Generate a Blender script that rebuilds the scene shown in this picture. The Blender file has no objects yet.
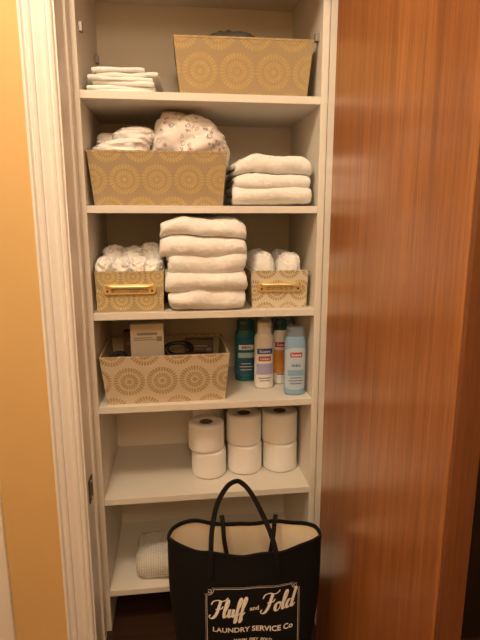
import bpy, bmesh, math, random
from mathutils import Vector, Matrix, noise
random.seed(4)
S = bpy.context.scene
COL = S.collection
try:
    S.view_settings.view_transform = 'Standard'
except Exception as e:
    print(e)

# ---------------------------------------------------------------- helpers
def link(o, parent=None):
    COL.objects.link(o)
    if parent is not None:
        o.parent = parent
    return o

def tag(o, label=None, category=None, group=None, kind=None):
    if label: o["label"] = label
    if category: o["category"] = category
    if group: o["group"] = group
    if kind: o["kind"] = kind
    return o

def empty(name, loc, rz=0.0, **k):
    o = bpy.data.objects.new(name, None)
    o.empty_display_size = 0.05
    o.location = loc
    o.rotation_euler = (0, 0, rz)
    link(o)
    return tag(o, **k)

def mesh(name, verts, faces, mat, parent=None, smooth=False, loc=None, rz=0.0, uvs=None):
    me = bpy.data.meshes.new(name)
    me.from_pydata([tuple(v) for v in verts], [], faces)
    me.update()
    bm = bmesh.new(); bm.from_mesh(me)
    bmesh.ops.recalc_face_normals(bm, faces=bm.faces)
    bm.to_mesh(me); bm.free()
    if mat: me.materials.append(mat)
    if smooth:
        for p in me.polygons: p.use_smooth = True
    o = bpy.data.objects.new(name, me)
    if loc is not None: o.location = loc
    o.rotation_euler = (0, 0, rz)
    return link(o, parent)

def bevel(o, w=0.002, seg=2):
    m = o.modifiers.new("bevel", 'BEVEL'); m.width = w; m.segments = seg
    m.limit_method = 'ANGLE'
    return o

def box(name, x0, x1, y0, y1, z0, z1, mat, parent=None, bev=0.0):
    v = [(x0,y0,z0),(x1,y0,z0),(x1,y1,z0),(x0,y1,z0),(x0,y0,z1),(x1,y0,z1),(x1,y1,z1),(x0,y1,z1)]
    f = [(0,3,2,1),(4,5,6,7),(0,1,5,4),(1,2,6,5),(2,3,7,6),(3,0,4,7)]
    o = mesh(name, v, f, mat, parent)
    if bev: bevel(o, bev)
    return o

class NT:
    def __init__(s, name):
        s.m = bpy.data.materials.new(name); s.m.use_nodes = True
        s.t = s.m.node_tree; s.n = s.t.nodes; s.l = s.t.links
        s.b = s.n["Principled BSDF"]
    def node(s, typ, **k):
        x = s.n.new(typ)
        for a, b in k.items(): setattr(x, a, b)
        return x
    def put(s, sock, v):
        if hasattr(v, "links") or hasattr(v, "is_output"): s.l.new(v, sock)
        else: sock.default_value = v
    def math(s, op, a, b=None, c=None):
        x = s.node("ShaderNodeMath", operation=op)
        s.put(x.inputs[0], a)
        if b is not None: s.put(x.inputs[1], b)
        if c is not None: s.put(x.inputs[2], c)
        return x.outputs[0]
    def mix(s, f, a, b):
        x = s.node("ShaderNodeMix", data_type='RGBA')
        s.put(x.inputs["Factor"], f)
        s.put(x.inputs[6], a); s.put(x.inputs[7], b)
        return x.outputs[2]
    def noise(s, scale, vec=None, detail=2.0, rough=0.5, dist=0.0):
        x = s.node("ShaderNodeTexNoise")
        x.inputs["Scale"].default_value = scale
        x.inputs["Detail"].default_value = detail
        x.inputs["Roughness"].default_value = rough
        x.inputs["Distortion"].default_value = dist
        if vec is not None: s.l.new(vec, x.inputs["Vector"])
        return x.outputs["Fac"]
    def ramp(s, f, stops):
        x = s.node("ShaderNodeValToRGB")
        e = x.color_ramp.elements
        e[0].position, e[0].color = stops[0]
        e[1].position, e[1].color = stops[-1]
        for p, c in stops[1:-1]:
            q = e.new(p); q.color = c
        s.l.new(f, x.inputs[0])
        return x.outputs[0]
    def obj(s): return s.node("ShaderNodeTexCoord").outputs["Object"]
    def uv(s): return s.node("ShaderNodeTexCoord").outputs["UV"]
    def mapping(s, vec, scale):
        x = s.node("ShaderNodeMapping"); s.l.new(vec, x.inputs[0])
        x.inputs["Scale"].default_value = scale
        return x.outputs[0]
    def bump(s, h, strength=0.3, dist=0.002):
        x = s.node("ShaderNodeBump"); x.inputs["Strength"].default_value = strength
        x.inputs["Distance"].default_value = dist
        s.l.new(h, x.inputs["Height"]); s.l.new(x.outputs[0], s.b.inputs["Normal"])

def c4(c): return (c[0], c[1], c[2], 1.0)

def plain(name, col, rough=0.5, metal=0.0, var=0.06, nscale=30, bump=0.0, bscale=200, dist=0.002, spec=None):
    t = NT(name)
    n = t.noise(nscale, t.obj(), 3)
    a = tuple(max(0, c*(1-var)) for c in col); b = tuple(min(1, c*(1+var)) for c in col)
    t.put(t.b.inputs["Base Color"], t.mix(n, c4(a), c4(b)))
    t.b.inputs["Roughness"].default_value = rough
    t.b.inputs["Metallic"].default_value = metal
    if spec is not None: t.b.inputs["Specular IOR Level"].default_value = spec
    if bump:
        t.bump(t.noise(bscale, t.obj(), 3), bump, dist)
    return t.m

def terry(name, col, bscale=420, strength=0.9):
    t = NT(name)
    n = t.noise(25, t.obj(), 4)
    t.put(t.b.inputs["Base Color"], t.mix(n, c4([c*0.96 for c in col]), c4(col)))
    t.b.inputs["Roughness"].default_value = 1.0
    t.b.inputs["Specular IOR Level"].default_value = 0.1
    t.b.inputs["Sheen Weight"].default_value = 0.3
    h = t.math('ADD', t.noise(bscale, t.obj(), 2), t.math('MULTIPLY', t.noise(110, t.obj(), 3), 1.0))
    t.bump(h, strength, 0.003)
    return t.m

def mandala(name, base, foil, size, petals=16, rings=2, metal=0.35, phase=0.0, radius=0.485, thr=0.42, soft=0.85):
    """woven fabric printed with sunburst flowers of pointed petals, driven by a metric UV"""
    t = NT(name)
    ring = radius/(rings+0.42)
    sep = t.node("ShaderNodeSeparateXYZ"); t.l.new(t.uv(), sep.inputs[0])
    v = t.math('ADD', t.math('DIVIDE', sep.outputs[1], size*0.96), 0.62+phase)
    row = t.math('FLOOR', v)
    off = t.math('MULTIPLY', t.math('PINGPONG', row, 1.0), 0.5)
    u = t.math('ADD', t.math('DIVIDE', sep.outputs[0], size), t.math('ADD', off, 40.0+phase))
    cu = t.math('SUBTRACT', t.math('FRACT', u), 0.5)
    cv = t.math('SUBTRACT', t.math('FRACT', v), 0.5)
    r = t.math('SQRT', t.math('ADD', t.math('MULTIPLY', cu, cu), t.math('MULTIPLY', cv, cv)))
    th = t.math('ARCTAN2', cv, cu)
    k = t.math('SUBTRACT', t.math('DIVIDE', r, ring), 0.42)
    fk = t.math('FLOOR', k)
    fr = t.math('FRACT', k)
    prof = t.math('POWER', t.math('SINE', t.math('MULTIPLY', t.math('POWER', fr, 1.5), math.pi)), 0.55)
    nn = t.math('ADD', t.math('MULTIPLY', fk, petals/4.0), petals/2.0)
    pet = t.math('ABSOLUTE', t.math('COSINE', t.math('ADD', t.math('MULTIPLY', th, t.math('ROUND', nn)), t.math('MULTIPLY', fk, math.pi/2))))
    pp = t.math('MULTIPLY', prof, pet)
    mr = t.node("ShaderNodeMapRange"); mr.interpolation_type = 'SMOOTHSTEP'
    t.l.new(pp, mr.inputs[0]); mr.inputs[1].default_value = thr-0.12; mr.inputs[2].default_value = thr+0.14
    m = t.math('MULTIPLY', mr.outputs[0], t.math('LESS_THAN', r, radius))
    m = t.math('MULTIPLY', m, t.math('GREATER_THAN', k, 0.0))
    ir = t.math('MULTIPLY', t.math('LESS_THAN', r, ring*0.38), t.math('GREATER_THAN', t.math('ABSOLUTE', t.math('COSINE', t.math('MULTIPLY', th, 4))), 0.35))
    m = t.math('MAXIMUM', m, ir)
    m = t.math('MULTIPLY', m, t.math('MULTIPLY', soft, t.math('ADD', 0.35, t.math('MULTIPLY', t.noise(26, t.uv(), 3), 1.05))))
    m = t.math('MINIMUM', m, 1.0)
    wv = t.noise(900, t.uv(), 1)
    wx = t.math('SINE', t.math('MULTIPLY', sep.outputs[0], 5200))
    wy = t.math('SINE', t.math('MULTIPLY', sep.outputs[1], 5200))
    wf = t.math('ADD', t.math('MULTIPLY', t.math('MULTIPLY', wx, wy), 0.35), wv)
    bcol = t.mix(wf, c4([c*0.78 for c in base]), c4([min(1, c*1.12) for c in base]))
    blot = t.noise(130, t.uv(), 3)
    fcol = t.mix(blot, c4([c*0.75 for c in foil]), c4([min(1, c*1.15) for c in foil]))
    t.put(t.b.inputs["Base Color"], t.mix(m, bcol, fcol))
    t.put(t.b.inputs["Metallic"], t.math('MULTIPLY', m, metal))
    t.put(t.b.inputs["Roughness"], t.math('SUBTRACT', 0.85, t.math('MULTIPLY', m, 0.4)))
    t.bump(wf, 0.35, 0.001)
    return t.m

# ---------------------------------------------------------------- materials
def wood(name, dark, mid, light, rough=0.33, along='z', coat=0.0, pores=0.2):
    t = NT(name)
    def s3(a, b): return (a, a, b) if along == 'z' else (b, a, a)
    o = t.obj()
    g = t.noise(1.0, t.mapping(o, s3(8.5, 0.55)), 9, 0.68, 2.0)
    s = t.noise(1.0, t.mapping(o, s3(48, 1.1)), 5, 0.65, 0.9)
    f = t.noise(1.0, t.mapping(o, s3(250, 4.0)), 3, 0.6, 0.4)
    b = t.noise(1.0, t.mapping(o, s3(2.4, 0.45)), 2, 0.5, 1.0)
    p = t.noise(1.0, t.mapping(o, s3(560, 16)), 1, 0.5)
    h = t.math('ADD', t.math('MULTIPLY', g, 0.34), t.math('ADD', t.math('MULTIPLY', f, 0.16), t.math('ADD', t.math('MULTIPLY', b, 0.24), t.math('MULTIPLY', s, 0.26))))
    col = t.ramp(h, [(0.36, c4(dark)), (0.5, c4(mid)), (0.64, c4(light))])
    pore = t.math('GREATER_THAN', p, 0.61)
    col = t.mix(t.math('MULTIPLY', pore, pores), col, c4([c*0.5 for c in dark]))
    t.put(t.b.inputs["Base Color"], col)
    t.b.inputs["Roughness"].default_value = rough
    if coat:
        t.b.inputs["Coat Weight"].default_value = coat
        t.b.inputs["Coat Roughness"].default_value = 0.22
    t.bump(f, 0.03, 0.001)
    return t.m

M_wall = plain("wall_paint_ochre", (0.74, 0.50, 0.21), 0.75, var=0.03, nscale=6, bump=0.15, bscale=160)
M_white = plain("trim_paint_white", (0.92, 0.88, 0.84), 0.38, var=0.02)
M_melamine = plain("melamine_white", (0.80, 0.745, 0.665), 0.45, var=0.02, nscale=12)
M_ceiling = plain("ceiling_paint", (0.85, 0.80, 0.72), 0.9, var=0.02)
M_floor = wood("floor_dark_wood", (0.02, 0.009, 0.005), (0.05, 0.022, 0.012), (0.09, 0.042, 0.02), 0.4, 'x')
M_door = wood("door_mahogany", (0.170, 0.054, 0.016), (0.315, 0.110, 0.031), (0.50, 0.205, 0.060), 0.33, coat=0.5, pores=0.28)
M_dooredge = wood("door_edge_band", (0.08, 0.026, 0.011), (0.15, 0.050, 0.018), (0.22, 0.08, 0.028), 0.5)
M_hallshade = wood("hall_shade", (0.006, 0.004, 0.003), (0.014, 0.008, 0.006), (0.022, 0.012, 0.008), 0.5)  # near-black grain, the darkness of the hall put into the colour
M_towel = terry("towel_white_terry", (0.96, 0.94, 0.91), strength=0.55)
M_cloth = terry("washcloth_white", (0.94, 0.92, 0.89), 300, 0.45)
M_sheet = plain("sheet_white", (0.92, 0.89, 0.86), 0.9, var=0.03, nscale=20, bump=0.2, bscale=500)
M_lining = plain("bin_lining", (0.50, 0.40, 0.27), 0.9, bump=0.2)
M_gold = plain("brass_gold", (1.0, 0.80, 0.42), 0.34, metal=0.85, var=0.04)
M_bin_a = mandala("bin_fabric_tan_gold", (0.42, 0.31, 0.18), (0.64, 0.46, 0.17), 0.084, 18, 2, 0.4, phase=0.05, soft=0.75)
M_bin_b = mandala("bin_fabric_gold_large", (0.42, 0.305, 0.165), (0.58, 0.41, 0.14), 0.096, 20, 2, 0.4, phase=0.2, soft=0.75)
M_bin_c = mandala("bin_fabric_cream_gold_large", (0.66, 0.54, 0.39), (0.44, 0.295, 0.10), 0.092, 20, 2, 0.35, phase=0.12, soft=0.95)
M_bin_d = mandala("bin_fabric_small_print", (0.46, 0.36, 0.21), (0.80, 0.62, 0.28), 0.066, 16, 2, phase=0.35, soft=0.95)
M_bin_e = mandala("bin_fabric_cream_gold", (0.74, 0.65, 0.50), (0.48, 0.33, 0.10), 0.066, 16, 2, phase=0.1, soft=0.95)
M_paper = terry("toilet_paper", (0.96, 0.93, 0.90), 250, 0.15)
M_card = plain("cardboard_core", (0.16, 0.09, 0.05), 0.9)
M_canvas = plain("black_canvas", (0.0055, 0.005, 0.006), 0.85, bump=0.3, bscale=700, dist=0.001, spec=0.25)
M_strap = plain("black_strap", (0.005, 0.0045, 0.0055), 0.7, bump=0.3, bscale=600, dist=0.001, spec=0.3)
M_baglin = plain("bag_lining_beige", (0.84, 0.73, 0.57), 0.85, bump=0.2)
M_print = plain("print_white", (0.90, 0.88, 0.85), 0.7, var=0.03)
M_dark = plain("dark_plastic", (0.03, 0.028, 0.028), 0.5)

def waffle():
    t = NT("waffle_cotton")
    o = t.obj(); sep = t.node("ShaderNodeSeparateXYZ"); t.l.new(o, sep.inputs[0])
    a = t.math('ABSOLUTE', t.math('SINE', t.math('MULTIPLY', sep.outputs[0], 430)))
    b = t.math('ABSOLUTE', t.math('SINE', t.math('MULTIPLY', t.math('ADD', sep.outputs[2], sep.outputs[1]), 430)))
    h = t.math('MINIMUM', a, b)
    t.put(t.b.inputs["Base Color"], t.mix(h, (0.66, 0.61, 0.54, 1), (0.96, 0.93, 0.88, 1)))
    t.b.inputs["Roughness"].default_value = 1
    t.bump(h, 0.7, 0.003)
    return t.m
M_waffle = waffle()

def floral():
    t = NT("floral_fabric")
    o = t.obj()
    wob = t.node("ShaderNodeTexNoise"); wob.inputs["Scale"].default_value = 90; t.l.new(o, wob.inputs["Vector"])
    vo = t.node("ShaderNodeTexVoronoi"); vo.inputs["Scale"].default_value = 50
    t.l.new(o, vo.inputs["Vector"])
    d = t.math('ADD', vo.outputs["Distance"], t.math('MULTIPLY', t.math('SUBTRACT', wob.outputs["Fac"], 0.5), 0.8))
    sep = t.node("ShaderNodeSeparateColor"); t.l.new(vo.outputs["Color"], sep.inputs[0])
    ringm = t.math('MULTIPLY', t.math('LESS_THAN', d, 0.34), t.math('GREATER_THAN', d, 0.22))
    g = t.math('MULTIPLY', ringm, t.math('GREATER_THAN', sep.outputs[0], 0.35))
    dot = t.math('MULTIPLY', t.math('LESS_THAN', d, 0.15), t.math('GREATER_THAN', sep.outputs[1], 0.5))
    base = t.mix(t.noise(20, o), (0.84, 0.77, 0.73, 1), (0.93, 0.88, 0.84, 1))
    c = t.mix(t.math('MULTIPLY', g, 0.85), base, (0.34, 0.30, 0.34, 1))
    c = t.mix(dot, c, (0.55, 0.18, 0.18, 1))
    t.put(t.b.inputs["Base Color"], c); t.b.inputs["Roughness"].default_value = 0.95
    t.bump(t.noise(350, o), 0.3, 0.002)
    return t.m
M_floral = floral()

# ---------------------------------------------------------------- room shell
def struct(o): o["kind"] = "structure"; return o
WF = -0.135
HZ = 1.87  # opening head, out of view, set low to shade the top compartment
WL = -0.231
struct(box("floor", -1.5, 1.9, -2.7, 0.42, -0.05, 0.0, M_floor))
struct(box("ceiling", -1.5, 1.9, -2.7, 0.42, 2.45, 2.5, M_ceiling))
struct(box("wall_left", WL, -0.042, WF, -0.005, 0, 2.45, M_wall))
struct(box("wall_far_left", -1.5, WL, WF+0.02, -0.005, 0, 2.45, M_wall))
struct(box("wall_right", 0.651, 1.9, WF, -0.005, 0, 2.45, M_wall))
struct(box("wall_header", -0.042, 0.651, WF, -0.005, HZ+0.02, 2.45, M_wall))
struct(box("wall_back", -0.1, 0.75, 0.372, 0.42, 0, 2.45, M_white))
struct(box("wall_hall_left", -1.55, -1.5, -2.7, 0.42, 0, 2.45, M_wall))
struct(box("wall_hall_right", 1.9, 1.95, -2.7, 0.42, 0, 2.45, M_wall))
struct(box("wall_hall_rear", -1.5, 1.9, -2.75, -2.7, 0, 2.45, M_wall))

prof = [(0,0),(0,0.006),(0.002,0.010),(0.006,0.012),(0.009,0.010),(0.010,0.006),(0.013,0.006),(0.014,0.011),(0.018,0.013),
        (0.022,0.011),(0.023,0.007),(0.028,0.009),(0.034,0.012),(0.039,0.014),(0.040,0.009),(0.043,0.009),(0.044,0.016),(0.048,0.019),
        (0.053,0.019),(0.056,0.016),(0.057,0.011),(0.059,0.012),(0.062,0.021),(0.067,0.021),(0.069,0.018),(0.069,0)]
def casing(name, x_in, sgn, z0, z1):
    vs = []
    for z in (z0, z1):
        for (u, d) in prof: vs.append((x_in + sgn*u, WF - d, z))
    n = len(prof)
    fs = [(i, (i+1) % n, n+(i+1) % n, n+i) for i in range(n)]
    fs += [tuple(range(n)), tuple(range(n, 2*n))]
    return struct(mesh(name, vs, fs, M_white))
casing("trim_1", -0.0235, -1, 0, HZ+0.09)
casing("trim_2", 0.6325, 1, 0, HZ+0.09)
vs = []
for x in (-0.0925, 0.7015):
    for (u, d) in prof: vs.append((x, WF - d - 0.0005, HZ+0.022 + u))
n = len(prof)
fs = [(i, (i+1) % n, n+(i+1) % n, n+i) for i in range(n)] + [tuple(range(n)), tuple(range(n, 2*n))]
struct(mesh("trim_3", vs, fs, M_white))
jamb = struct(box("trim_4", -0.042, -0.0195, WF-0.001, -0.001, 0, HZ+0.02, M_white, bev=0.001))
struct(box("trim_5", -0.0195, -0.0125, -0.050, -0.018, 0, HZ, M_white, bev=0.002))
struct(box("trim_6", 0.6295, 0.651, WF-0.001, -0.001, 0, HZ+0.02, M_white, bev=0.001))
struct(box("trim_7", -0.0195, 0.6295, WF-0.001, -0.001, HZ, HZ+0.02, M_white))
struct(box("trim_8", WL-0.083, WL-0.0005, WF-0.012, WF+0.019, 0, 2.12, M_white, bev=0.003))
struct(box("baseboard_left", WL+0.0005, -0.093, WF-0.014, WF-0.0005, 0, 0.085, M_white, bev=0.003))
struct(box("baseboard_right", 0.7025, 0.868, WF-0.014, WF-0.0005, 0, 0.085, M_white, bev=0.003))
struct(box("hall_shade_panel", 0.87, 1.72, WF-0.030, WF-0.0005, 0.004, HZ, M_hallshade, bev=0.003))  # added dark panel standing in for the unlit hall past the open door

sp = bpy.data.objects.new("strike_plate", None); sp.location = (-0.0193, -0.092, 0.535); link(sp, jamb)
sp["label"] = "aged brass strike plate"
M_spl = plain("aged_brass", (0.10, 0.055, 0.03), 0.5, metal=0.5)
box("plate", 0, 0.0035, -0.022, 0.022, -0.032, 0.032, M_spl, sp, 0.0008)
box("latch_hole", 0.003, 0.0042, -0.009, 0.009, -0.013, 0.013, M_dark, sp)
for zz in (-0.023, 0.023):
    a_ = [(0.0045, 0.0035*math.cos(a*math.pi/6), zz+0.0035*math.sin(a*math.pi/6)) for a in range(12)]
    b_ = [(0.0022, y, z) for (_, y, z) in a_]
    mesh("screw", a_+b_, [tuple(range(12))]+[(i,(i+1)%12,12+(i+1)%12,12+i) for i in range(12)], M_gold, sp)

door = struct(box("door_1", 0.598, 0.6385, -0.7555, -0.160, 0.008, HZ-0.005, M_door, bev=0.0016))
box("edge_band", 0.5990, 0.6375, -0.7645, -0.7560, 0.008, HZ-0.005, M_dooredge, door, 0.0016)
for z in (0.25, 1.05, 1.70):
    box("hinge", 0.636, 0.6425, -0.172, -0.158, z, z+0.09, M_spl, door, 0.001)

# ---------------------------------------------------------------- shelving unit
W = 0.61; DP = 0.35
unit = empty("shelving_unit", (W/2, DP/2, 0), label="white melamine closet shelving with six fixed shelves", category="shelves")
def ub(name, x0,x1,y0,y1,z0,z1, bev=0.0008, mat=None):
    return box(name, x0-W/2, x1-W/2, y0-DP/2, y1-DP/2, z0, z1, mat or M_melamine, unit, bev)
ub("side_panel", -0.0190, -0.0003, 0, DP, 0, 1.93)
ub("side_panel", W+0.0003, W+0.0190, 0, DP, 0, 1.93)
ub("back_panel", -0.019, W+0.019, DP+0.0005, DP+0.016, 0, 1.93)
ub("top_panel", 0, W, 0, DP, 1.885, 1.904)
SH = [1.558, 1.280, 0.996, 0.7285, 0.4445, 0.14]
for z in SH: ub("shelf", 0, W, 0.0, DP, z-0.019, z)
M_brk = plain("bracket_grey", (0.30, 0.27, 0.23), 0.4, metal=0.4)
for (x0, x1) in ((0.0, 0.010), (W-0.010, W)):
    for y in (0.03, 0.29):
        ub("bracket", x0, x1, y, y+0.016, 1.700, 1.722, 0.001, M_brk)

# ---------------------------------------------------------------- cloth band sweep
clouds = bpy.data.textures.new("fluff_clouds", 'CLOUDS'); clouds.noise_scale = 0.012; clouds.noise_depth = 3
def fluff(o, strength):
    m = o.modifiers.new("sub", 'SUBSURF'); m.levels = 1; m.render_levels = 1
    d = o.modifiers.new("fluff", 'DISPLACE'); d.texture = clouds; d.strength = strength; d.mid_level = 0.5
    d.texture_coords = 'LOCAL'
    return o

def band(name, path, t, length, plane, mat, amp=0.003, freq=18, seed=0, loc=(0,0,0), rot=(0,0,0), seg=26, sag=0.0, corner=0.0, fl=0.0, eg=0.05, skew=0.0, swl=0.10):
    """thick strip following a 2D path, swept along the third axis."""
    n = len(path); L = []; R = []
    for i, p in enumerate(path):
        a = path[max(0, i-1)]; b = path[min(n-1, i+1)]
        dx, dy = b[0]-a[0], b[1]-a[1]; l = math.hypot(dx, dy) or 1
        nx, ny = -dy/l, dx/l
        e = 1.0
        if i == 0 or i == n-1: e = 0.55
        L.append((p[0]+nx*t/2*e, p[1]+ny*t/2*e)); R.append((p[0]-nx*t/2*e, p[1]-ny*t/2*e))
    ts = [0, eg*0.04, eg*0.15, eg*0.45, eg] + [eg+(1-2*eg)*k/seg for k in range(1, seg)] + [1-eg, 1-eg*0.45, 1-eg*0.15, 1-eg*0.04, 1.0]
    ev = [0.45, 0.70, 0.86, 0.97, 1.0]
    es = {}
    for q in range(5): es[q] = ev[q]; es[len(ts)-1-q] = ev[q]
    outline = L + R[::-1]; m = len(outline)
    hmax = max(q[1] for q in outline)
    V = []
    for j, tt in enumerate(ts):
        s = (tt-0.5)*length
        e = es.get(j, 1.0)
        swell = 1 + swl*noise.noise(Vector((tt*3.1+seed*1.7, 0.3, seed)))
        for i in range(m):
            k = i if i < n else m-1-i
            c = path[k]
            q = (c[0]+(outline[i][0]-c[0])*e, c[1]+(outline[i][1]-c[1])*e)
            edge = abs(2*tt-1)
            zf = q[1]*(1 - sag*edge**3.0)*swell
            if plane == 'yz':
                v = Vector((s*(1+skew*(q[1]/hmax-0.5)), q[0]+corner*edge**8, zf))
            else: v = Vector((q[0], s, q[1]))
            f = noise.noise_vector(Vector((v.x*freq+seed*7.3, v.y*freq, v.z*freq*1.3)))
            g = noise.noise_vector(Vector((v.x*freq*3+seed*3.1, v.y*freq*3, v.z*freq*3)))
            v = v + f*amp + g*amp*0.35
            V.append(v)
    F = []
    for j in range(len(ts)-1):
        for i in range(m):
            a = j*m+i; b = j*m+(i+1) % m
            F.append((a, b, b+m, a+m))
    for j in (0, len(ts)-1):
        for k in range(n-1):
            F.append((j*m+k, j*m+k+1, j*m+m-2-k, j*m+m-1-k))
    V = [Vector((v.x, v.y, max(v.z, 0.0) if plane == 'yz' and rot == (0,0,0) else v.z)) for v in V]
    o = mesh(name, V, F, mat, smooth=True, loc=loc)
    o.rotation_euler = rot
    if fl: fluff(o, fl)
    return o

def foldpath(layers, depth, t, step=0.012):
    pts = []
    r = t/2
    for k in range(layers):
        z = t*(k+0.5)
        y0, y1 = (depth, r) if k % 2 == 0 else (r, depth)
        if 0 < k: y0 = (r if k % 2 else depth-r)
        if k < layers-1: y1 = (r if k % 2 == 0 else depth-r)
        cnt = max(2, int(abs(y1-y0)/step))
        for i in range(cnt+1):
            pts.append((y0+(y1-y0)*i/cnt, z))
        if k < layers-1:
            zc = t*(k+1)
            for a in range(1, 7):
                an = -math.pi/2 + math.pi*a/7
                cc = math.cos(an)**0.7
                if k % 2 == 0: pts.append((r - r*cc, zc + r*math.sin(an)))
                else: pts.append((depth-r + r*cc, zc + r*math.sin(an)))
    return pts

def towel(name, x0, x1, y0, z, height, layers, depth, mat, seed, amp=0.0035, rz=0.0, sag=0.08, freq=18, corner=0.0, fl=0.0, eg=0.05, skew=0.0, swl=0.10, **tags):
    t = height/layers
    p = foldpath(layers, depth, t)
    o = band(name, p, t*0.97, (x1-x0), 'yz', mat, amp=amp, seed=seed, loc=((x0+x1)/2, y0, z), sag=sag, freq=freq, corner=corner, fl=fl, eg=eg, skew=skew, swl=swl)
    o.rotation_euler = (0, 0, rz)
    return tag(o, **tags)

# ---------------------------------------------------------------- fabric bins
def bin_(name, cx, y0, z, w1, w0, d1, d0, h, mat, rz=0, handle=False, th=0.005, label="", category="storage basket", group=None):
    e = empty(name, (cx, y0+d1/2, z+0.0005), rz, label=label, category=category, group=group)
    N = 10
    def shell(w1, d1, w0, d0, z0, z1):
        rows = []
        for k in range(N+1):
            f = k/N; w = w0+(w1-w0)*f; d = d0+(d1-d0)*f; zz = z0+(z1-z0)*f
            row = []
            for i in range(16):
                q = -1+2*i/16; row.append((q*w/2, -d/2 - 0.0018*(1-q*q)*f, zz))
            for i in range(16):
                q = -1+2*i/16; row.append((w/2 + 0.0010*(1-q*q)*f, q*d/2, zz))
            for i in range(16):
                q = 1-2*i/16; row.append((q*w/2, d/2 + 0.0010*(1-q*q)*f, zz))
            for i in range(16):
                q = 1-2*i/16; row.append((-w/2 - 0.0010*(1-q*q)*f, q*d/2, zz))
            rows.append(row)
        return rows
    out = shell(w1, d1, w0, d0, 0, h)
    inn = shell(w1-2*th, d1-2*th, w0-2*th, d0-2*th, th, h-0.0005)
    V = [p for r in out for p in r]; m = 64; base = len(V)
    V += [p for p in inn[-1]]
    F = []
    for k in range(N):
        for i in range(m): F.append((k*m+i, k*m+(i+1) % m, (k+1)*m+(i+1) % m, (k+1)*m+i))
    for i in range(m): F.append((N*m+i, N*m+(i+1) % m, base+(i+1) % m, base+i))
    F.append(tuple(range(m-1, -1, -1)))
    o = mesh("body", V, F, mat, e, smooth=False)
    me = o.data; uvl = me.uv_layers.new(name="UVMap")
    for p in me.polygons:
        nrm = p.normal
        for li in p.loop_indices:
            co = me.vertices[me.loops[li].vertex_index].co
            if abs(nrm.y) >= abs(nrm.x) and abs(nrm.z) < 0.8: uv = (co.x, co.z)
            elif abs(nrm.z) < 0.8: uv = (co.y+3.03, co.z)
            else: uv = (co.x, co.y+0.5)
            uvl.data[li].uv = uv
    V = [p for r in inn for p in r]
    F = []
    for k in range(N):
        for i in range(m): F.append((k*m+i, (k+1)*m+i, (k+1)*m+(i+1) % m, k*m+(i+1) % m))
    F.append(tuple(range(m)))
    l = mesh("lining", V, F, M_lining, e)
    rv = []; rf = []
    loop = [(p[0]*1.0, p[1]*1.0) for p in out[-1]]
    cs = [(0.0008,-0.004),(0.0008,0.0010),(-th-0.0008,0.0010),(-th-0.0008,-0.004)]
    for (x, y) in loop:
        sx = 1 if x > 0 else -1; sy = 1 if y > 0 else -1
        onx = abs(x) >= w1/2-0.0001; ony = abs(y) >= d1/2-0.0001
        for (o_, zz) in cs:
            rv.append((x+(sx*o_ if onx else 0), y+(sy*o_ if ony else 0), h+zz))
    for i in range(m):
        for q in range(4):
            rf.append((i*4+q, ((i+1) % m)*4+q, ((i+1) % m)*4+(q+1) % 4, i*4+(q+1) % 4))
    rim = mesh("rim", rv, rf, mat, e)
    uvl = rim.data.uv_layers.new(name="UVMap")
    for lp in rim.data.loops:
        co = rim.data.vertices[lp.vertex_index].co
        uvl.data[lp.index].uv = (co.x, co.z)
    if handle:
        hz = h*0.60
        hd = bpy.data.objects.new("handle", None); hd.empty_display_size = 0.02
        hd.location = (0, -d1/2-0.003, hz); link(hd, e)
        hd["label"] = "flat gold metal bracket pull"
        hw = w1*0.385
        outer = [(-hw, 0.004), (-hw, -0.010), (-hw+0.006, -0.017), (hw-0.006, -0.017), (hw, -0.010), (hw, 0.004), (hw-0.005, 0.010), (-hw+0.005, 0.010)]
        ih = hw-0.021
        inner = [(-ih, 0.000), (-ih, -0.010), (-ih+0.002, -0.0125), (ih-0.002, -0.0125), (ih, -0.010), (ih, 0.000), (ih-0.001, 0.001), (-ih+0.001, 0.001)]
        vs = []
        for y in (-0.0022, 0.002):
            vs += [(x, y, z) for (x, z) in outer] + [(x, y, z) for (x, z) in inner]
        fs = []
        for i in range(8):
            j = (i+1) % 8
            fs += [(i, j, 8+j, 8+i), (16+i, 24+i, 24+j, 16+j), (i, 16+i, 16+j, j), (8+i, 8+j, 24+j, 24+i)]
        bevel(mesh("bracket_plate", vs, fs, M_gold, hd), 0.0009, 2)
        vs = []; fs = []; K = 20; P = 10
        hq = hw-0.008
        for k in range(K+1):
            a = -1+2*k/K
            x = a*hq; y = -0.0036-0.005*(1-abs(a)**6)
            for q in range(P):
                an = 2*math.pi*q/P
                vs.append((x, y+0.0022*math.cos(an), 0.0035+0.0045*math.sin(an)))
        for k in range(K):
            for q in range(P): fs.append((k*P+q, k*P+(q+1) % P, (k+1)*P+(q+1) % P, (k+1)*P+q))
        fs += [tuple(range(P)), tuple(range(K*P, K*P+P))]
        mesh("pull_strap", vs, fs, M_gold, hd, smooth=True)
        for x in (-hw+0.011, hw-0.011):
            vs = [(x+0.003*math.cos(a*math.pi/5), -0.0037, -0.008+0.003*math.sin(a*math.pi/5)) for a in range(10)]
            vs += [(p[0], -0.001, p[2]) for p in vs]
            mesh("rivet", vs, [tuple(range(10))]+[(i,(i+1)%10,10+(i+1)%10,10+i) for i in range(10)], M_spl, hd)
    return e

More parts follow.
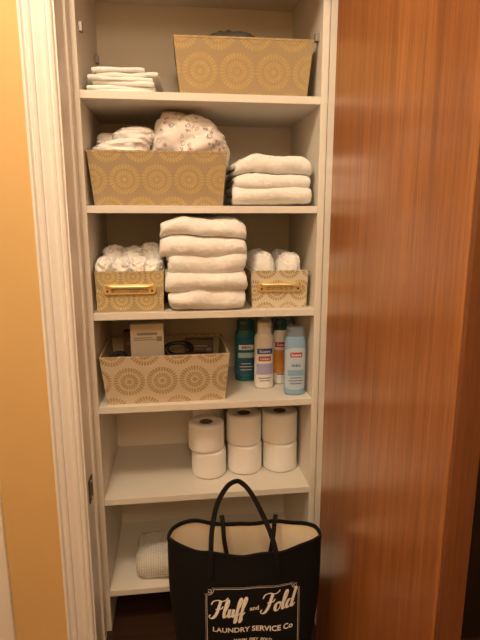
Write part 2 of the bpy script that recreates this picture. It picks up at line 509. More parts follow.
bin_("storage_bin", 0.416, 0.030, SH[0], 0.362, 0.335, 0.255, 0.235, 0.142, M_bin_b, rz=-0.02,
     label="tapered tan fabric bin with large gold medallions, top shelf")
bin_("storage_bin", 0.188, 0.018, SH[1], 0.362, 0.338, 0.255, 0.235, 0.138, M_bin_a, rz=-0.03,
     label="tapered tan fabric bin with gold medallions, heaped with linens")
bin_("storage_bin", 0.187, 0.012, SH[3], 0.362, 0.335, 0.250, 0.230, 0.140, M_bin_c, rz=0.012,
     label="tapered cream fabric bin with brown medallions holding toiletry boxes")
bin_("storage_box", 0.0985, 0.015, SH[2], 0.183, 0.178, 0.25, 0.245, 0.110, M_bin_d, handle=True,
     label="small gold-printed fabric box with brass pull, filled with washcloths")
bin_("storage_box", 0.516, 0.035, SH[2], 0.165, 0.158, 0.25, 0.245, 0.105, M_bin_e, handle=True,
     label="small cream and gold fabric box beside the towel stack")

def lump(name, c, r, mat, amp, freq, seed, p=2.3, res=56, creases=0.0, rz=0.0, tilt=0.0, folds=0.0, ffreq=7.0, fdir=(-0.55, 0, 1.0)):
    V = []; F = []
    nu, nv = res, res//2
    for j in range(nv+1):
        ph = -math.pi/2 + math.pi*j/nv
        for i in range(nu):
            th = 2*math.pi*i/nu
            def sp(v): return math.copysign(abs(v)**(2/p), v)
            d = Vector((sp(math.cos(ph))*sp(math.cos(th)), sp(math.cos(ph))*sp(math.sin(th)), sp(math.sin(ph))))
            q = Vector((d.x*freq+seed, d.y*freq, d.z*freq))
            w = noise.noise_vector(q*0.6)
            rid = 1-abs(noise.noise(q+w*1.2))*2
            s = 1 + amp*(rid-0.4) + amp*0.5*noise.noise(q*2.6)
            if folds:
                a = (d.dot(Vector(fdir)) + w.x*0.9)*ffreq
                s += folds*(abs(math.sin(a))**0.6-0.7)*(0.6+0.8*abs(w.y)*2)
            if creases:
                cr = abs(noise.noise(Vector((d.x*1.6+seed*2, d.y*1.6, d.z*3.2))+w*0.9))
                s -= creases*max(0, 0.12-cr)/0.12
            V.append(Vector((d.x*r[0]*s, d.y*r[1]*s, max(-1, d.z*s)*r[2] - tilt*d.x*r[0]*max(0, d.z))))
    for j in range(nv):
        for i in range(nu):
            F.append((j*nu+i, j*nu+(i+1) % nu, (j+1)*nu+(i+1) % nu, (j+1)*nu+i))
    return mesh(name, V, F, mat, smooth=True, loc=c, rz=rz)
M_grey = plain("grey_fabric", (0.13, 0.115, 0.105), 0.9, bump=0.3)
tag(lump("fabric_pouch", (0.392, 0.150, SH[0]+0.099), (0.095, 0.07, 0.091), M_grey, 0.10, 2.0, 3),
    label="dark grey soft pouch peeking out of the fabric bin", category="pouch")

zz = SH[0]+0.0005
for k in range(6):
    hgt = 0.0108
    towel("washcloth", 0.016+random.uniform(-.004,.012)+ (0.010 if k > 3 else 0), 0.186+random.uniform(-.012,.010)-(0.03 if k == 5 else 0), 0.03+random.uniform(0,.014), zz, hgt, 2, 0.17,
          M_cloth, 20+k, amp=0.0042, freq=15, rz=random.uniform(-.10,.10), sag=0.0, corner=0.004, eg=0.03, swl=0.05,
          label="thin folded white washcloth in a loose stack, top shelf", category="washcloth", group="washcloths stacked on the top shelf")
    zz += hgt*0.97

LC = "rumpled folded white cloth piled in the gold medallion bin"; GC = "folded cloths in the gold medallion bin"
zz = SH[1]+0.0075
for k in range(4):
    hgt = 0.0290
    o = towel("folded_cloth", 0.034+random.uniform(0,.006), 0.164+random.uniform(-.006,.006), 0.050+random.uniform(0,.02), zz, hgt, 2, 0.17,
          M_sheet, 40+k, amp=0.006, freq=12, rz=random.uniform(-.08,.08), sag=0.10, corner=0.016, label=LC, category="cloth", group=GC)
    zz += hgt+0.0015
for k, (x, y, z, rx, ry, rz_, sd) in enumerate(((0.086, 0.120, 0.150, 0.074, 0.080, 0.026, 3.3), (0.120, 0.135, 0.184, 0.060, 0.075, 0.026, 9.1), (0.062, 0.165, 0.176, 0.048, 0.06, 0.022, 5.7))):
    o = lump("folded_cloth", (x, y, SH[1]+z), (rx, ry, rz_), M_sheet, 0.07, 1.2, sd, p=3.0, res=110, creases=0.06, folds=0.09, ffreq=2.6, fdir=(0.35, 0.2, 1.0), tilt=-0.25+0.15*k)
    tag(o, label=LC, category="cloth", group=GC)
b = lump("floral_blanket", (0.274, 0.140, SH[1]+0.158), (0.106, 0.098, 0.090), M_floral, 0.07, 1.2, 8, p=2.6, res=170, creases=0.06, tilt=0.30, folds=0.085, ffreq=3.6)
tag(b, label="bunched white flannel blanket with small grey and red flowers", category="blanket")

# towels on shelf 2
TL = "thick white bath towel folded beside the fabric bin"
zz = SH[1]+0.003
towel("folded_towel", 0.384, 0.598, 0.014, zz, 0.052, 2, 0.26, M_towel, 60, amp=0.0065, freq=9, sag=0.06, corner=0.006, fl=0.0042, eg=0.10, label=TL, category="towel", group="bath towels beside the fabric bin")
towel("folded_towel", 0.386, 0.597, 0.012, zz+0.042, 0.088, 4, 0.26, M_towel, 61, amp=0.009, freq=9, sag=0.22, corner=0.012, fl=0.0042, eg=0.12, label=TL, category="towel", group="bath towels beside the fabric bin")

# towels on shelf 3, centre
zz = SH[2]+0.003
for k, (hgt, x0, x1, y0, ly, cr, sg) in enumerate(((0.060, 0.202, 0.414, 0.006, 2, .006, .03), (0.062, 0.194, 0.415, 0.000, 2, .008, .04), (0.066, 0.199, 0.416, 0.004, 2, .008, .06), (0.104, 0.182, 0.418, -0.008, 4, .014, .20))):
    towel("folded_towel", x0, x1, y0, zz, hgt, ly, 0.27, M_towel, 80+k, amp=0.0095, freq=10, sag=sg, corner=cr, fl=0.0048, eg=0.12 if k == 3 else 0.10, skew=0.03*(-1)**k,
          label=("large fluffy white bath towel folded on top of the stack" if k == 3 else "thick folded white bath towel in the middle stack"),
          category="towel", group="bath towels stacked between the two small boxes")
    zz += hgt*0.785

# bunched washcloths in the small left box
LA = "bunched fluffy white washcloth packed in the small gold box"; GA = "washcloths in the small gold box"
rows = [(0.085, 0.050, 0.040, 0.0210, (0.034, 0.077, 0.120, 0.162)),
        (0.072, 0.117, 0.031, 0.0255, (0.034, 0.079, 0.122, 0.163)),
        (0.150, 0.140, 0.036, 0.033, (0.046, 0.100, 0.152))]
for r_, (y, z, rz_, rx, xs) in enumerate(rows):
    for k, x in enumerate(xs):
        o = lump("washcloth", (x, y+random.uniform(-.005,.005)*(r_ > 0), SH[2]+z+random.uniform(-.005,.004)*(r_ > 0)), (rx, 0.052, rz_*random.uniform(.9,1.08)), M_cloth, 0.09, 1.3, 200+r_*7+k*1.7, p=2.5, res=72,
                 creases=0.10 if r_ else 0, folds=0.09 if r_ else 0, ffreq=2.6, fdir=(0.5*(-1)**k, 0.3, 1.0), rz=random.uniform(-.3, .3) if r_ else 0)
        if r_: fluff(o, 0.003)
        tag(o, label=LA, category="washcloth", group=GA)
LB = "plump rolled white washcloth standing in the cream box"; GB = "rolled washcloths in the small cream box"
for k, (x, z, rx, rz_) in enumerate(((0.476, 0.085, 0.0350, 0.070), (0.553, 0.082, 0.0360, 0.071))):
    o = lump("rolled_washcloth", (x, 0.105, SH[2]+z), (rx, 0.052, rz_), M_cloth, 0.05, 1.2, 120+k*5, p=3.0, res=96, creases=0.05, folds=0.08, ffreq=3.0, fdir=(1.0, 0.6, 0.25))
    fluff(o, 0.0035)
    tag(o, label=LB, category="washcloth", group=GB)
    o = lump("rolled_washcloth", (x, 0.215, SH[2]+z), (rx, 0.050, rz_), M_cloth, 0.05, 1.2, 140+k*5, p=3.0, res=64, creases=0.04, folds=0.06, ffreq=2.6, fdir=(1.0, 0.6, 0.25))
    tag(o, label=LB, category="washcloth", group=GB)

# ---------------------------------------------------------------- text utility
def text_verts(s, size, bold=0.0, align='CENTER', spacing=1.0):
    cu = bpy.data.curves.new("t", 'FONT'); cu.body = s; cu.size = size; cu.align_x = align
    cu.offset = bold; cu.space_character = spacing; cu.resolution_u = 3
    ob = bpy.data.objects.new("t", cu); COL.objects.link(ob)
    dg = bpy.context.evaluated_depsgraph_get()
    me = bpy.data.meshes.new_from_object(ob.evaluated_get(dg))
    vs = [v.co.copy() for v in me.vertices]; fs = [tuple(p.vertices) for p in me.polygons]
    bpy.data.objects.remove(ob); bpy.data.meshes.remove(me)
    return vs, fs

# ---------------------------------------------------------------- things in bin (shelf 4)
M_carton = plain("carton_white", (0.86, 0.81, 0.74), 0.6)
M_carton2 = plain("carton_tan", (0.30, 0.22, 0.15), 0.6)
M_ink = plain("ink_grey", (0.40, 0.36, 0.33), 0.6)
M_teal = plain("print_teal", (0.06, 0.22, 0.26), 0.4)
M_inkbrown = plain("ink_brown", (0.13, 0.08, 0.05), 0.6)
def carton(cx, cy, z, w, d, h, rz, mat, band_mat, lbl, tilt=0.0):
    e = empty("toiletry_box", (cx, cy, z), rz, label=lbl, category="box")
    e.rotation_euler = (tilt, 0, rz)
    box("carton_body", -w/2, w/2, -d/2, d/2, 0, h, mat, e, 0.0015)
    box("printed_panel", -w/2*0.60, w/2*0.60, -d/2-0.0006, -d/2+0.0004, h*0.84, h*0.875, band_mat, e)
    box("printed_panel", -w/2*0.80, w/2*0.30, -d/2-0.0006, -d/2+0.0004, h*0.795, h*0.807, band_mat, e)
    box("printed_panel", -w/2*0.80, w/2*0.50, -d/2-0.0006, -d/2+0.0004, h*0.765, h*0.777, band_mat, e)
    box("printed_panel", w/2*0.55, w/2*0.88, -d/2-0.0006, -d/2+0.0004, h*0.745, h*0.815, band_mat, e)
    box("flap", -w/2*0.98, w/2*0.98, -d/2*0.98, d/2*0.98, h, h+0.0012, mat, e)
    return e
carton(0.132, 0.135, SH[3]+0.007, 0.098, 0.05, 0.205, 0.06, M_carton, M_ink, "tall white printed toiletry carton standing in the fabric bin")
carton(0.105, 0.205, SH[3]+0.007, 0.10, 0.04, 0.165, -0.05, M_card, M_carton2, "dark brown cardboard box behind the white carton")
carton(0.255, 0.100, SH[3]+0.007, 0.12, 0.035, 0.112, 0.05, M_dark, M_teal, "flat black box with teal stripe in the fabric bin")
carton(0.290, 0.205, SH[3]+0.007, 0.09, 0.03, 0.132, -0.10, M_inkbrown, M_carton2, "dark brown box lying among toiletries in the bin")

def tube(name, pts, r, mat, parent=None, P=8):
    V = []; F = []; n = len(pts); pts = [Vector(p) for p in pts]
    for i, p in enumerate(pts):
        d = pts[min(n-1, i+1)]-pts[max(0, i-1)]; d.normalize()
        s = d.cross(Vector((0, 0, 1)))
        if s.length < 0.01: s = d.cross(Vector((1, 0, 0)))
        s.normalize(); u = s.cross(d)
        for q in range(P): V.append(p+s*r*math.cos(2*math.pi*q/P)+u*r*math.sin(2*math.pi*q/P))
    for i in range(n-1):
        for q in range(P): F.append((i*P+q, i*P+(q+1) % P, (i+1)*P+(q+1) % P, (i+1)*P+q))
    F += [tuple(range(P)), tuple(range((n-1)*P, n*P))]
    return mesh(name, V, F, mat, parent, smooth=True)
M_cord = plain("black_cord", (0.012, 0.011, 0.012), 0.45)
for (cx, cy, cz, R, tl, sd) in ((0.225, 0.155, 0.118, 0.040, 0.5, 1), (0.055, 0.085, 0.112, 0.028, 0.9, 4)):
    pts = []
    for i in range(91):
        a = i/90*2*math.pi*3.2
        rr = R*(1+0.16*math.sin(a*0.43+sd)+0.05*math.sin(a*1.7))
        x, y, z = rr*math.cos(a), rr*0.75*math.sin(a), 0.004*math.sin(a*0.6+sd)+0.0035*(i/30)
        pts.append((cx+x, cy+y*math.cos(tl)-z*math.sin(tl), SH[3]+cz+y*math.sin(tl)+z*math.cos(tl)))
    o = tube("cord", pts, 0.0028, M_cord)
    tag(o, label="loosely coiled black cord among the bin's contents", category="cord", group="cords in the cream bin")

# ---------------------------------------------------------------- bottles
def bottle(x, y, w, d, h, body, cap, lab, ink, words=None, rz=0.0, capfrac=0.16, neck=0.62, lbl="", linemat=None, patches=()):
    e = empty("bottle", (x, y, SH[3]+0.0005), rz, label=lbl, category="bottle")
    hb = h*(1-capfrac)
    pr = [(0.0,0.0),(0.84,0.0),(0.97,0.012),(1.0,0.04),(1.0,0.30),(1.0,0.60),(1.0,0.84),(0.985,0.91),(0.93,0.96),(neck+0.05,0.99),(neck,1.0),(0.0,1.0)]
    K = 36
    def lathe(nm, prof, mat, z0, hh, par):
        V = []; F = []
        for (r, z) in prof:
            for i in range(K):
                a = 2*math.pi*i/K
                ca = math.copysign(abs(math.cos(a))**0.85, math.cos(a)); sa = math.copysign(abs(math.sin(a))**0.85, math.sin(a))
                V.append((r*w/2*ca, r*d/2*sa, z0+z*hh))
        for j in range(len(prof)-1):
            for i in range(K): F.append((j*K+i, j*K+(i+1) % K, (j+1)*K+(i+1) % K, (j+1)*K+i))
        o = mesh(nm, V, F, mat, par, smooth=True)
        m = o.modifiers.new("es", 'EDGE_SPLIT'); m.split_angle = math.radians(50)
        return o
    lathe("bottle_body", pr, body, 0, hb, e)
    lathe("cap", [(0,0),(neck*1.04,0),(neck*1.04,0.5),(neck*0.97,0.52),(neck*0.97,0.56),(neck*1.04,0.58),(neck*1.02,0.9),(neck*0.92,1.0),(0,1.0)], cap, hb, h-hb, e)
    def wrap(xx, zz, off):
        a = -math.pi/2 + xx/(w/2)*1.0
        ca = math.copysign(abs(math.cos(a))**0.85, math.cos(a)); sa = math.copysign(abs(math.sin(a))**0.85, math.sin(a))
        return ((w/2+off)*ca, (d/2+off)*sa, zz)
    lab_e = None
    if lab:
        V = []; F = []; A = 14
        for j in range(9):
            for i in range(A+1):
                q = -1+2*i/A
                zc = hb*0.46; hh = hb*0.36*math.sqrt(max(0.25, 1-0.25*q*q))
                V.append(wrap(q*w*0.62, zc+hh*(j/8*2-1), 0.0006))
        for j in range(8):
            for i in range(A): F.append((j*(A+1)+i, j*(A+1)+i+1, (j+1)*(A+1)+i+1, (j+1)*(A+1)+i))
        lab_e = mesh("bottle_label", V, F, lab, e, smooth=True)
    par = lab_e or e
    def strip(nm, z0, z1, wf, m, off=0.0012):
        V = []; F = []
        for i in range(9):
            q = -1+2*i/8
            V.append(wrap(q*w*wf, z0, off)); V.append(wrap(q*w*wf, z1, off))
        for i in range(8): F.append((2*i, 2*i+2, 2*i+3, 2*i+1))
        mesh(nm, V, F, m, par)
    for (z0, z1, wf, m) in patches: strip("printed_patch", hb*z0, hb*z1, wf, m, 0.0009)
    if words:
        for (s, size, zf, m, bg, bw) in words:
            if bg: strip("printed_patch", hb*zf-size*0.35, hb*zf+size*1.0, bw, bg, 0.0011)
            vs, fs = text_verts(s, size, 0.0002)
            mesh("lettering", [wrap(v.x, hb*zf+v.y, 0.0016) for v in vs], fs, m, par)
    for zf, wf in ink: strip("printed_line", hb*zf, hb*zf+0.0022, wf, linemat or M_blueink, 0.0013)
    return e
M_tealdark = plain("bottle_teal_label", (0.02, 0.13, 0.24), 0.3)
M_tealbody = plain("bottle_teal", (0.010, 0.15, 0.19), 0.25)
M_tealcap = plain("cap_teal", (0.02, 0.10, 0.12), 0.3)
M_bwhite = plain("bottle_white", (0.86, 0.84, 0.81), 0.3)
M_lab = plain("label_lilac", (0.42, 0.40, 0.62), 0.4)
M_red = plain("ink_red", (0.50, 0.06, 0.09), 0.4)
M_blueink = plain("ink_blue", (0.04, 0.08, 0.36), 0.4)
M_lblue = plain("bottle_light_blue", (0.28, 0.45, 0.68), 0.3)
M_lbluelab = plain("label_pale_blue", (0.52, 0.65, 0.78), 0.4)
M_palecyan = plain("print_pale_cyan", (0.45, 0.68, 0.72), 0.4)
M_greycap = plain("cap_grey_blue", (0.22, 0.28, 0.37), 0.35)
M_orange = plain("label_amber", (0.74, 0.33, 0.08), 0.3)

bottle(0.440, 0.200, 0.067, 0.040, 0.200, M_tealbody, M_tealcap, M_tealdark, [(0.22,0.25),(0.28,0.3),(0.34,0.2)], [("MEN", 0.012, 0.64, M_blueink, M_print, 0.36)], neck=0.82, capfrac=0.15, linemat=M_print, lbl="broad teal blue shampoo bottle with dark teal cap", patches=((0.46, 0.56, 0.40, M_palecyan),))
bottle(0.487, 0.120, 0.060, 0.038, 0.208, M_bwhite, M_bwhite, None, [(0.14,0.25),(0.19,0.32)], [("Suave", 0.013, 0.66, M_print, M_blueink, 0.40), ("lotion", 0.011, 0.53, M_print, M_red, 0.30)], neck=0.70, lbl="white lotion bottle with blue and red label and white cap", patches=((0.26, 0.46, 0.45, M_lab),))
bottle(0.568, 0.050, 0.062, 0.040, 0.208, M_lblue, M_greycap, M_lbluelab, [(0.20,0.25),(0.25,0.32),(0.30,0.25)], [("Suave", 0.011, 0.68, M_print, M_red, 0.26), ("mist", 0.014, 0.50, M_blueink, None, 0.4)], neck=0.82, capfrac=0.14, lbl="pale blue shampoo bottle with grey-blue cap", patches=((0.34, 0.44, 0.40, M_lblue),))
bottle(0.547, 0.155, 0.052, 0.034, 0.208, M_bwhite, M_tealcap, None, [(0.18,0.25)], [("Suave", 0.012, 0.72, M_print, M_red, 0.4)], neck=0.72, lbl="white bottle with amber label behind the blue bottle", patches=((0.20, 0.64, 0.66, M_orange),))
bottle(0.512, 0.250, 0.056, 0.036, 0.222, M_bwhite, M_bwhite, M_lbluelab, [(0.25,0.25)], None, neck=0.8, lbl="white bottle with pale label at the rear")
bottle(0.578, 0.230, 0.052, 0.036, 0.222, M_lbluelab, M_greycap, M_bwhite, [(0.25,0.25)], None, neck=0.8, lbl="pale bottle with white label at the rear")

# ---------------------------------------------------------------- toilet rolls
def roll(x, y, z, R, h, seed, lbl):
    e = empty("toilet_roll", (x, y, z), seed*1.3, label=lbl, category="toilet paper", group="toilet rolls on the shelf")
    K = 48; ri = 0.021
    pr = [(ri, 0.002),(R-0.006, 0.0),(R-0.001, 0.003),(R, 0.010),(R, h*0.35),(R, h*0.7),(R, h-0.010),(R-0.001, h-0.003),(R-0.006, h),(R*0.7, h-0.001),(ri, h-0.002)]
    V = []; F = []
    for (r, zz) in pr:
        for i in range(K):
            a = 2*math.pi*i/K
            s = 1+0.020*noise.noise(Vector((math.cos(a)*1.5+seed*5, math.sin(a)*1.5, zz*14)))*(1 if r > ri+0.001 else 0)
            V.append((r*s*math.cos(a), r*s*math.sin(a), zz))
    n = len(pr)
    for j in range(n):
        for i in range(K):
            F.append((j*K+i, j*K+(i+1) % K, ((j+1) % n)*K+(i+1) % K, ((j+1) % n)*K+i))
    mesh("paper", V, F, M_paper, e, smooth=True)
    V = []; F = []
    cp = [(ri, 0.0025), (ri, h-0.003), (ri-0.0012, h-0.003), (ri-0.0012, 0.0025)]
    for (r, zz) in cp:
        for i in range(K): V.append(((r-0.0002)*math.cos(2*math.pi*i/K), (r-0.0002)*math.sin(2*math.pi*i/K), zz))
    for j in range(4):
        for i in range(K): F.append((j*K+i, j*K+(i+1) % K, ((j+1) % 4)*K+(i+1) % K, ((j+1) % 4)*K+i))
    mesh("cardboard_core", V, F, M_card, e, smooth=True)
    return e
z5 = SH[4]+0.0005
LR = "white toilet paper roll stacked two high on the shelf"
roll(0.313, 0.130, z5, 0.055, 0.088, 1, LR); roll(0.305, 0.128, z5+0.0885, 0.056, 0.088, 2, LR)
roll(0.430, 0.145, z5, 0.056, 0.095, 3, LR); roll(0.428, 0.147, z5+0.0955, 0.056, 0.097, 4, LR)
roll(0.547, 0.145, z5, 0.056, 0.095, 5, LR); roll(0.545, 0.147, z5+0.0955, 0.057, 0.099, 6, LR)
roll(0.322, 0.275, z5, 0.055, 0.100, 7, LR); roll(0.322, 0.275, z5+0.1005, 0.055, 0.100, 8, LR)

# ---------------------------------------------------------------- waffle cloth on the bottom shelf
towel("waffle_blanket", 0.080, 0.24, 0.040, SH[5]+0.0015, 0.080, 2, 0.15, M_waffle, 141, amp=0.014, freq=11, sag=0.30, corner=0.02, fl=0.0015, eg=0.10,
      label="loosely folded cream waffle-knit cloth on the bottom shelf", category="blanket")

# ---------------------------------------------------------------- laundry tote
BX, BY, BH = 0.375, -0.275, 0.487
bag = empty("laundry_tote", (BX, BY, 0.001), math.radians(-5.5), label="black canvas laundry tote with white script and beige lining", category="tote bag")
EXP = 2.15
def ab(z):
    t = z/BH
    return (0.158+(0.190-0.158)*t**0.8 - 0.004*math.sin(t*math.pi*2.2), 0.088+(0.068-0.088)*t)
def disp(x, z):
    v = Vector((x*8, z*6, 2.2))
    w = Vector((x*20, z*9+x*6, 5.2))
    return 0.010*noise.noise(v)+0.0035*noise.noise(w)
def front_y(x, z, off=0.0):
    a, b = ab(z)
    q = min(0.999, abs(x/a))
    return -b*(1-q**EXP)**(1/EXP) + disp(x, z)*(1-q**4) - off
def dip(x, z, s):
    a, b = ab(z); f = max(0, z/BH)
    w = f**7
    return w*(-0.009*math.cos(x/a*math.pi) + 0.012*noise.noise(Vector((x*11, s*3, 1.0))))
def bag_shell(off, z0, z1, rows, K=120):
    V = []; F = []
    for j in range(rows+1):
        z = z0+(z1-z0)*j/rows
        a, b = ab(z)
        for i in range(K):
            th = 2*math.pi*i/K
            c, s = math.cos(th), math.sin(th)
            x = (a-off)*math.copysign(abs(c)**(2/EXP), c)
            q = abs(x/a)
            y = (b-off)*math.copysign(abs(s)**(2/EXP), s)
            y += disp(x, z)*(1-min(1,q)**4)*(1 if s < 0 else -0.8)
            V.append((x, y, z+dip(x, z, 1 if s > 0 else -1)*min(1, abs(s)*3)))
    for j in range(rows):
        for i in range(K): F.append((j*K+i, j*K+(i+1) % K, (j+1)*K+(i+1) % K, (j+1)*K+i))
    return V, F, K, rows
V, F, K, rows = bag_shell(0, 0, BH, 36)
TOP = V[36*K:]
F.append(tuple(range(K)))
mesh("tote_body", V, F, M_canvas, bag, smooth=True)
V2, F2, K, rows = bag_shell(0.004, 0.006, BH-0.002, 36)
F2.append(tuple(range(K)))
mesh("tote_lining", V2, F2, M_baglin, bag, smooth=True)
RV = []; RF = []
for i in range(K):
    x, y, z = TOP[i]
    n_ = Vector((x/0.19**2, y/0.066**2, 0)); n_.normalize()
    for (o_, dz) in ((0.0012,-0.006),(0.0012,0.0015),(-0.0052,0.0015),(-0.0052,-0.006)):
        RV.append((x+n_.x*o_, y+n_.y*o_, z+dz))
for i in range(K):
    for q in range(4): RF.append((i*4+q, ((i+1) % K)*4+q, ((i+1) % K)*4+(q+1) % 4, i*4+(q+1) % 4))
mesh("rim_binding", RV, RF, M_canvas, bag)

def strap(name, pts, wx, wt, parent):
    P = [pts[0]]+list(pts)+[pts[-1]]; S_ = []
    for i in range(1, len(P)-2):
        p0, p1, p2, p3 = P[i-1], P[i], P[i+1], P[i+2]
        for k in range(8):
            t = k/8
            S_.append(Vector([0.5*((2*p1[q])+(-p0[q]+p2[q])*t+(2*p0[q]-5*p1[q]+4*p2[q]-p3[q])*t*t+(-p0[q]+3*p1[q]-3*p2[q]+p3[q])*t**3) for q in range(3)]))
    S_.append(Vector(P[-2]))
    V = []; F = []; n = len(S_)
    for i, p in enumerate(S_):
        d = S_[min(n-1, i+1)]-S_[max(0, i-1)]; d.normalize()
        side = d.cross(Vector((0, 1, 0))); side.normalize()
        nor = side.cross(d); nor.normalize()
        for (a, b) in ((-1, -.5), (-.8, -1), (.8, -1), (1, -.5), (1, .5), (.8, 1), (-.8, 1), (-1, .5)):
            V.append(p+side*wx*a+nor*wt*b)
    for i in range(n-1):
        for q in range(8): F.append((i*8+q, i*8+(q+1) % 8, (i+1)*8+(q+1) % 8, (i+1)*8+q))
    F += [tuple(range(8)), tuple(range((n-1)*8, n*8))]
    return mesh(name, V, F, M_strap, parent)
P = [(.294,.43),(.295,.487),(.298,.54),(.310,.592),(.331,.627),(.350,.640),(.366,.639),(.388,.618),(.413,.575),(.434,.53),(.446,.487),(.449,.43)]
pts = []
for (x, z) in P:
    lx = x-BX
    y = front_y(lx, z, 0.003) if z < 0.48 else front_y(lx, BH, 0.004) + max(0, z-0.49)*0.35
    pts.append((lx, y, z))
strap("handle", pts, 0.0058, 0.0018, bag)
P2 = [(.318,.044,.515),(.322,.036,.50),(.326,.026,.45),(.340,.02,.39),(.370,.018,.352),(.405,.018,.35),(.432,.02,.39),(.446,.026,.45),(.452,.036,.50),(.456,.044,.515)]
strap("handle", [(x-BX, y, z) for (x, y, z) in P2], 0.0056, 0.0018, bag)

LCX, LCZ, LS = 0.391-BX, 0.33, 0.93
def flat_on_bag(name, verts2d, faces):
    out = []
    for (x, z) in verts2d:
        X = LCX+(x-LCX)*LS; Z = LCZ+(z-LCZ)*LS
        out.append((X, front_y(X, Z, 0.0013), Z))
    return mesh(name, out, faces, M_print, bag)
def strokes_to_mesh(name, strokes, width, calli=True):
    V = []; F = []
    for pts in strokes:
        P = [pts[0]]+list(pts)+[pts[-1]]; S_ = []
        for i in range(1, len(P)-2):
            p0, p1, p2, p3 = P[i-1], P[i], P[i+1], P[i+2]
            for k in range(8):
                t = k/8
                S_.append(tuple(0.5*((2*p1[q])+(-p0[q]+p2[q])*t+(2*p0[q]-5*p1[q]+4*p2[q]-p3[q])*t*t+(-p0[q]+3*p1[q]-3*p2[q]+p3[q])*t**3) for q in (0, 1)))
        S_.append(P[-2])
        b0 = len(V)
        for i, p in enumerate(S_):
            a = S_[max(0, i-1)]; b = S_[min(len(S_)-1, i+1)]
            dx, dy = b[0]-a[0], b[1]-a[1]; l = math.hypot(dx, dy) or 1
            wd = width*((0.40+0.85*max(0, -dy/l)+0.15*abs(dy/l)) if calli else 1.0)
            if i in (0, len(S_)-1): wd *= 0.5
            V.append((p[0]-dy/l*wd/2, p[1]+dx/l*wd/2)); V.append((p[0]+dy/l*wd/2, p[1]-dx/l*wd/2))
        for i in range(len(S_)-1): F.append((b0+2*i, b0+2*i+1, b0+2*i+3, b0+2*i+2))
    return flat_on_bag(name, V, F)
G = {
 'F': ([[(-.45,1.65),(-.30,2.05),(.25,2.22),(.85,2.08),(1.30,2.12),(1.62,2.42)], [(.72,2.1),(.60,1.4),(.45,.6),(.12,.0),(-.28,-.12),(-.48,.15),(-.30,.35)], [(.20,1.08),(.6,1.2),(.95,1.15),(1.15,1.45)]], 1.30),
 'l': ([[(0,.3),(.35,.9),(.60,1.7),(.50,2.15),(.28,1.8),(.15,.7),(.22,.08),(.45,.08),(.66,.40)]], .66),
 'u': ([[(0,.45),(.17,.98),(.14,.3),(.30,0),(.58,.3),(.72,.98)], [(.72,.98),(.68,.3),(.82,0),(1.05,.35)]], 1.02),
 'f': ([[(0,.3),(.38,1.0),(.64,1.8),(.52,2.2),(.30,1.8),(.2,.6),(.12,-.4),(.18,-.85),(.38,-.55),(.32,0),(.62,.4)]], .66),
 'o': ([[(.45,.98),(.1,.75),(.08,.2),(.38,.0),(.68,.35),(.66,.8),(.45,.98),(.70,.8),(.95,.85)]], .88),
 'd': ([[(.66,.85),(.28,.95),(.03,.45),(.2,.0),(.52,.2),(.72,.9)], [(1.0,2.2),(.82,1.2),(.72,.3),(.88,0),(1.15,.35)]], 1.0),
}
def word(s, x0, z0, u, slope=0.0):
    st = []; cx = 0
    for ch in s:
        g, w = G[ch]
        for path in g:
            q = []
            for (px, py) in path:
                X = x0+(cx+px+0.20*py)*u; q.append((X, z0+py*u*1.18+(X-x0)*slope))
            st.append(q)
        cx += w
    return st
strokes_to_mesh("script_lettering", word("Fluff", 0.290-BX, 0.324, 0.0190, 0.09), 0.0057)
strokes_to_mesh("script_lettering", word("Fold", 0.421-BX, 0.334, 0.0197, 0.09), 0.0057)
def bag_text(s, size, cx, z, bold=0.0006, sp=1.0):
    vs, fs = text_verts(s, size, bold, 'CENTER', sp)
    flat_on_bag("lettering", [(cx+v.x, z+v.y) for v in vs], fs)
bag_text("and", 0.0165, 0.3965-BX, 0.343, 0.0004)
bag_text("LAUNDRY SERVICE Co", 0.0206, 0.393-BX, 0.281, 0.0005)
bag_text("WASH  DRY  FOLD", 0.0115, 0.393-BX, 0.252, 0.0003)
def poly_line(pts, w):
    V = []; F = []
    for i in range(len(pts)-1):
        (x0, y0), (x1, y1) = pts[i], pts[i+1]
        l = math.hypot(x1-x0, y1-y0); dx, dy = (x1-x0)/l, (y1-y0)/l
        k = max(1, int(l/0.01)); b0 = len(V)
        for j in range(k+1):
            f = j/k; X = x0+(x1-x0)*f; Y = y0+(y1-y0)*f
            V.append((X-dy*w/2, Y+dx*w/2)); V.append((X+dy*w/2, Y-dx*w/2))
        for j in range(k): F.append((b0+2*j, b0+2*j+1, b0+2*j+3, b0+2*j+2))
    return V, F
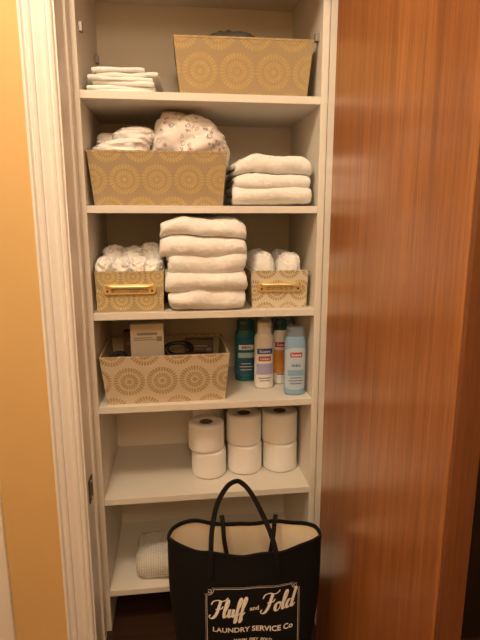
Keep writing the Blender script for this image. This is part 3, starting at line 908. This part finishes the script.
def border(x0, x1, z0, z1, n, w):
    def arc(cx, cz, a0, a1):
        return [(cx+n*math.cos(a0+(a1-a0)*k/6), cz+n*math.sin(a0+(a1-a0)*k/6)) for k in range(7)]
    h = math.pi/2
    pts = arc(x0, z1, -h, 0) + arc(x1, z1, 2*h, h*3) + arc(x1, z0, h, 2*h) + arc(x0, z0, 0, h)
    pts.append(pts[0])
    V, F = poly_line(pts, w)
    flat_on_bag("printed_border", V, F)
border(0.276-BX, 0.510-BX, 0.195, 0.404, 0.018, 0.0011)
border(0.2725-BX, 0.5135-BX, 0.1915, 0.4075, 0.018, 0.0005)
for (cx, s) in ((0.276-BX, 1), (0.510-BX, -1)):
    cz = 0.404
    strokes_to_mesh("printed_flourish", [[(cx+s*0.003, cz-0.003), (cx+s*0.010, cz-0.002), (cx+s*0.012, cz-0.009), (cx+s*0.006, cz-0.011), (cx+s*0.005, cz-0.006)]], 0.0012, False)

# ---------------------------------------------------------------- lights
def lamp(name, loc, energy, col, radius):
    l = bpy.data.lights.new(name, 'POINT'); l.energy = energy; l.color = col; l.shadow_soft_size = radius
    o = bpy.data.objects.new(name, l); o.location = loc; link(o); return o
lamp("ceiling_or_fill_light", (-0.10, -0.92, 2.30), 36, (1.0, 0.82, 0.60), 0.12)
lamp("ceiling_or_fill_light", (0.30, -2.25, 2.14), 24, (1.0, 0.82, 0.60), 0.16)  # added fill lamp behind the camera, lifts the shelf recesses
w = bpy.data.worlds.new("World"); S.world = w; w.use_nodes = True
w.node_tree.nodes["Background"].inputs[0].default_value = (1.0, 0.8, 0.6, 1)
w.node_tree.nodes["Background"].inputs[1].default_value = 0.1

# ---------------------------------------------------------------- camera
th = math.radians(11.6); ps = math.radians(7.0)
cam = bpy.data.cameras.new("Camera"); co = bpy.data.objects.new("Camera", cam); link(co)
Fw = Vector((math.sin(ps)*math.cos(th), math.cos(ps)*math.cos(th), -math.sin(th)))
co.location = (0.231, -1.357, 1.25)
co.rotation_euler = Fw.to_track_quat('-Z', 'Y').to_euler()
cam.sensor_fit = 'VERTICAL'; cam.sensor_height = 36.0
cam.lens = 36.0*500/640
cam.clip_start = 0.02
S.camera = co
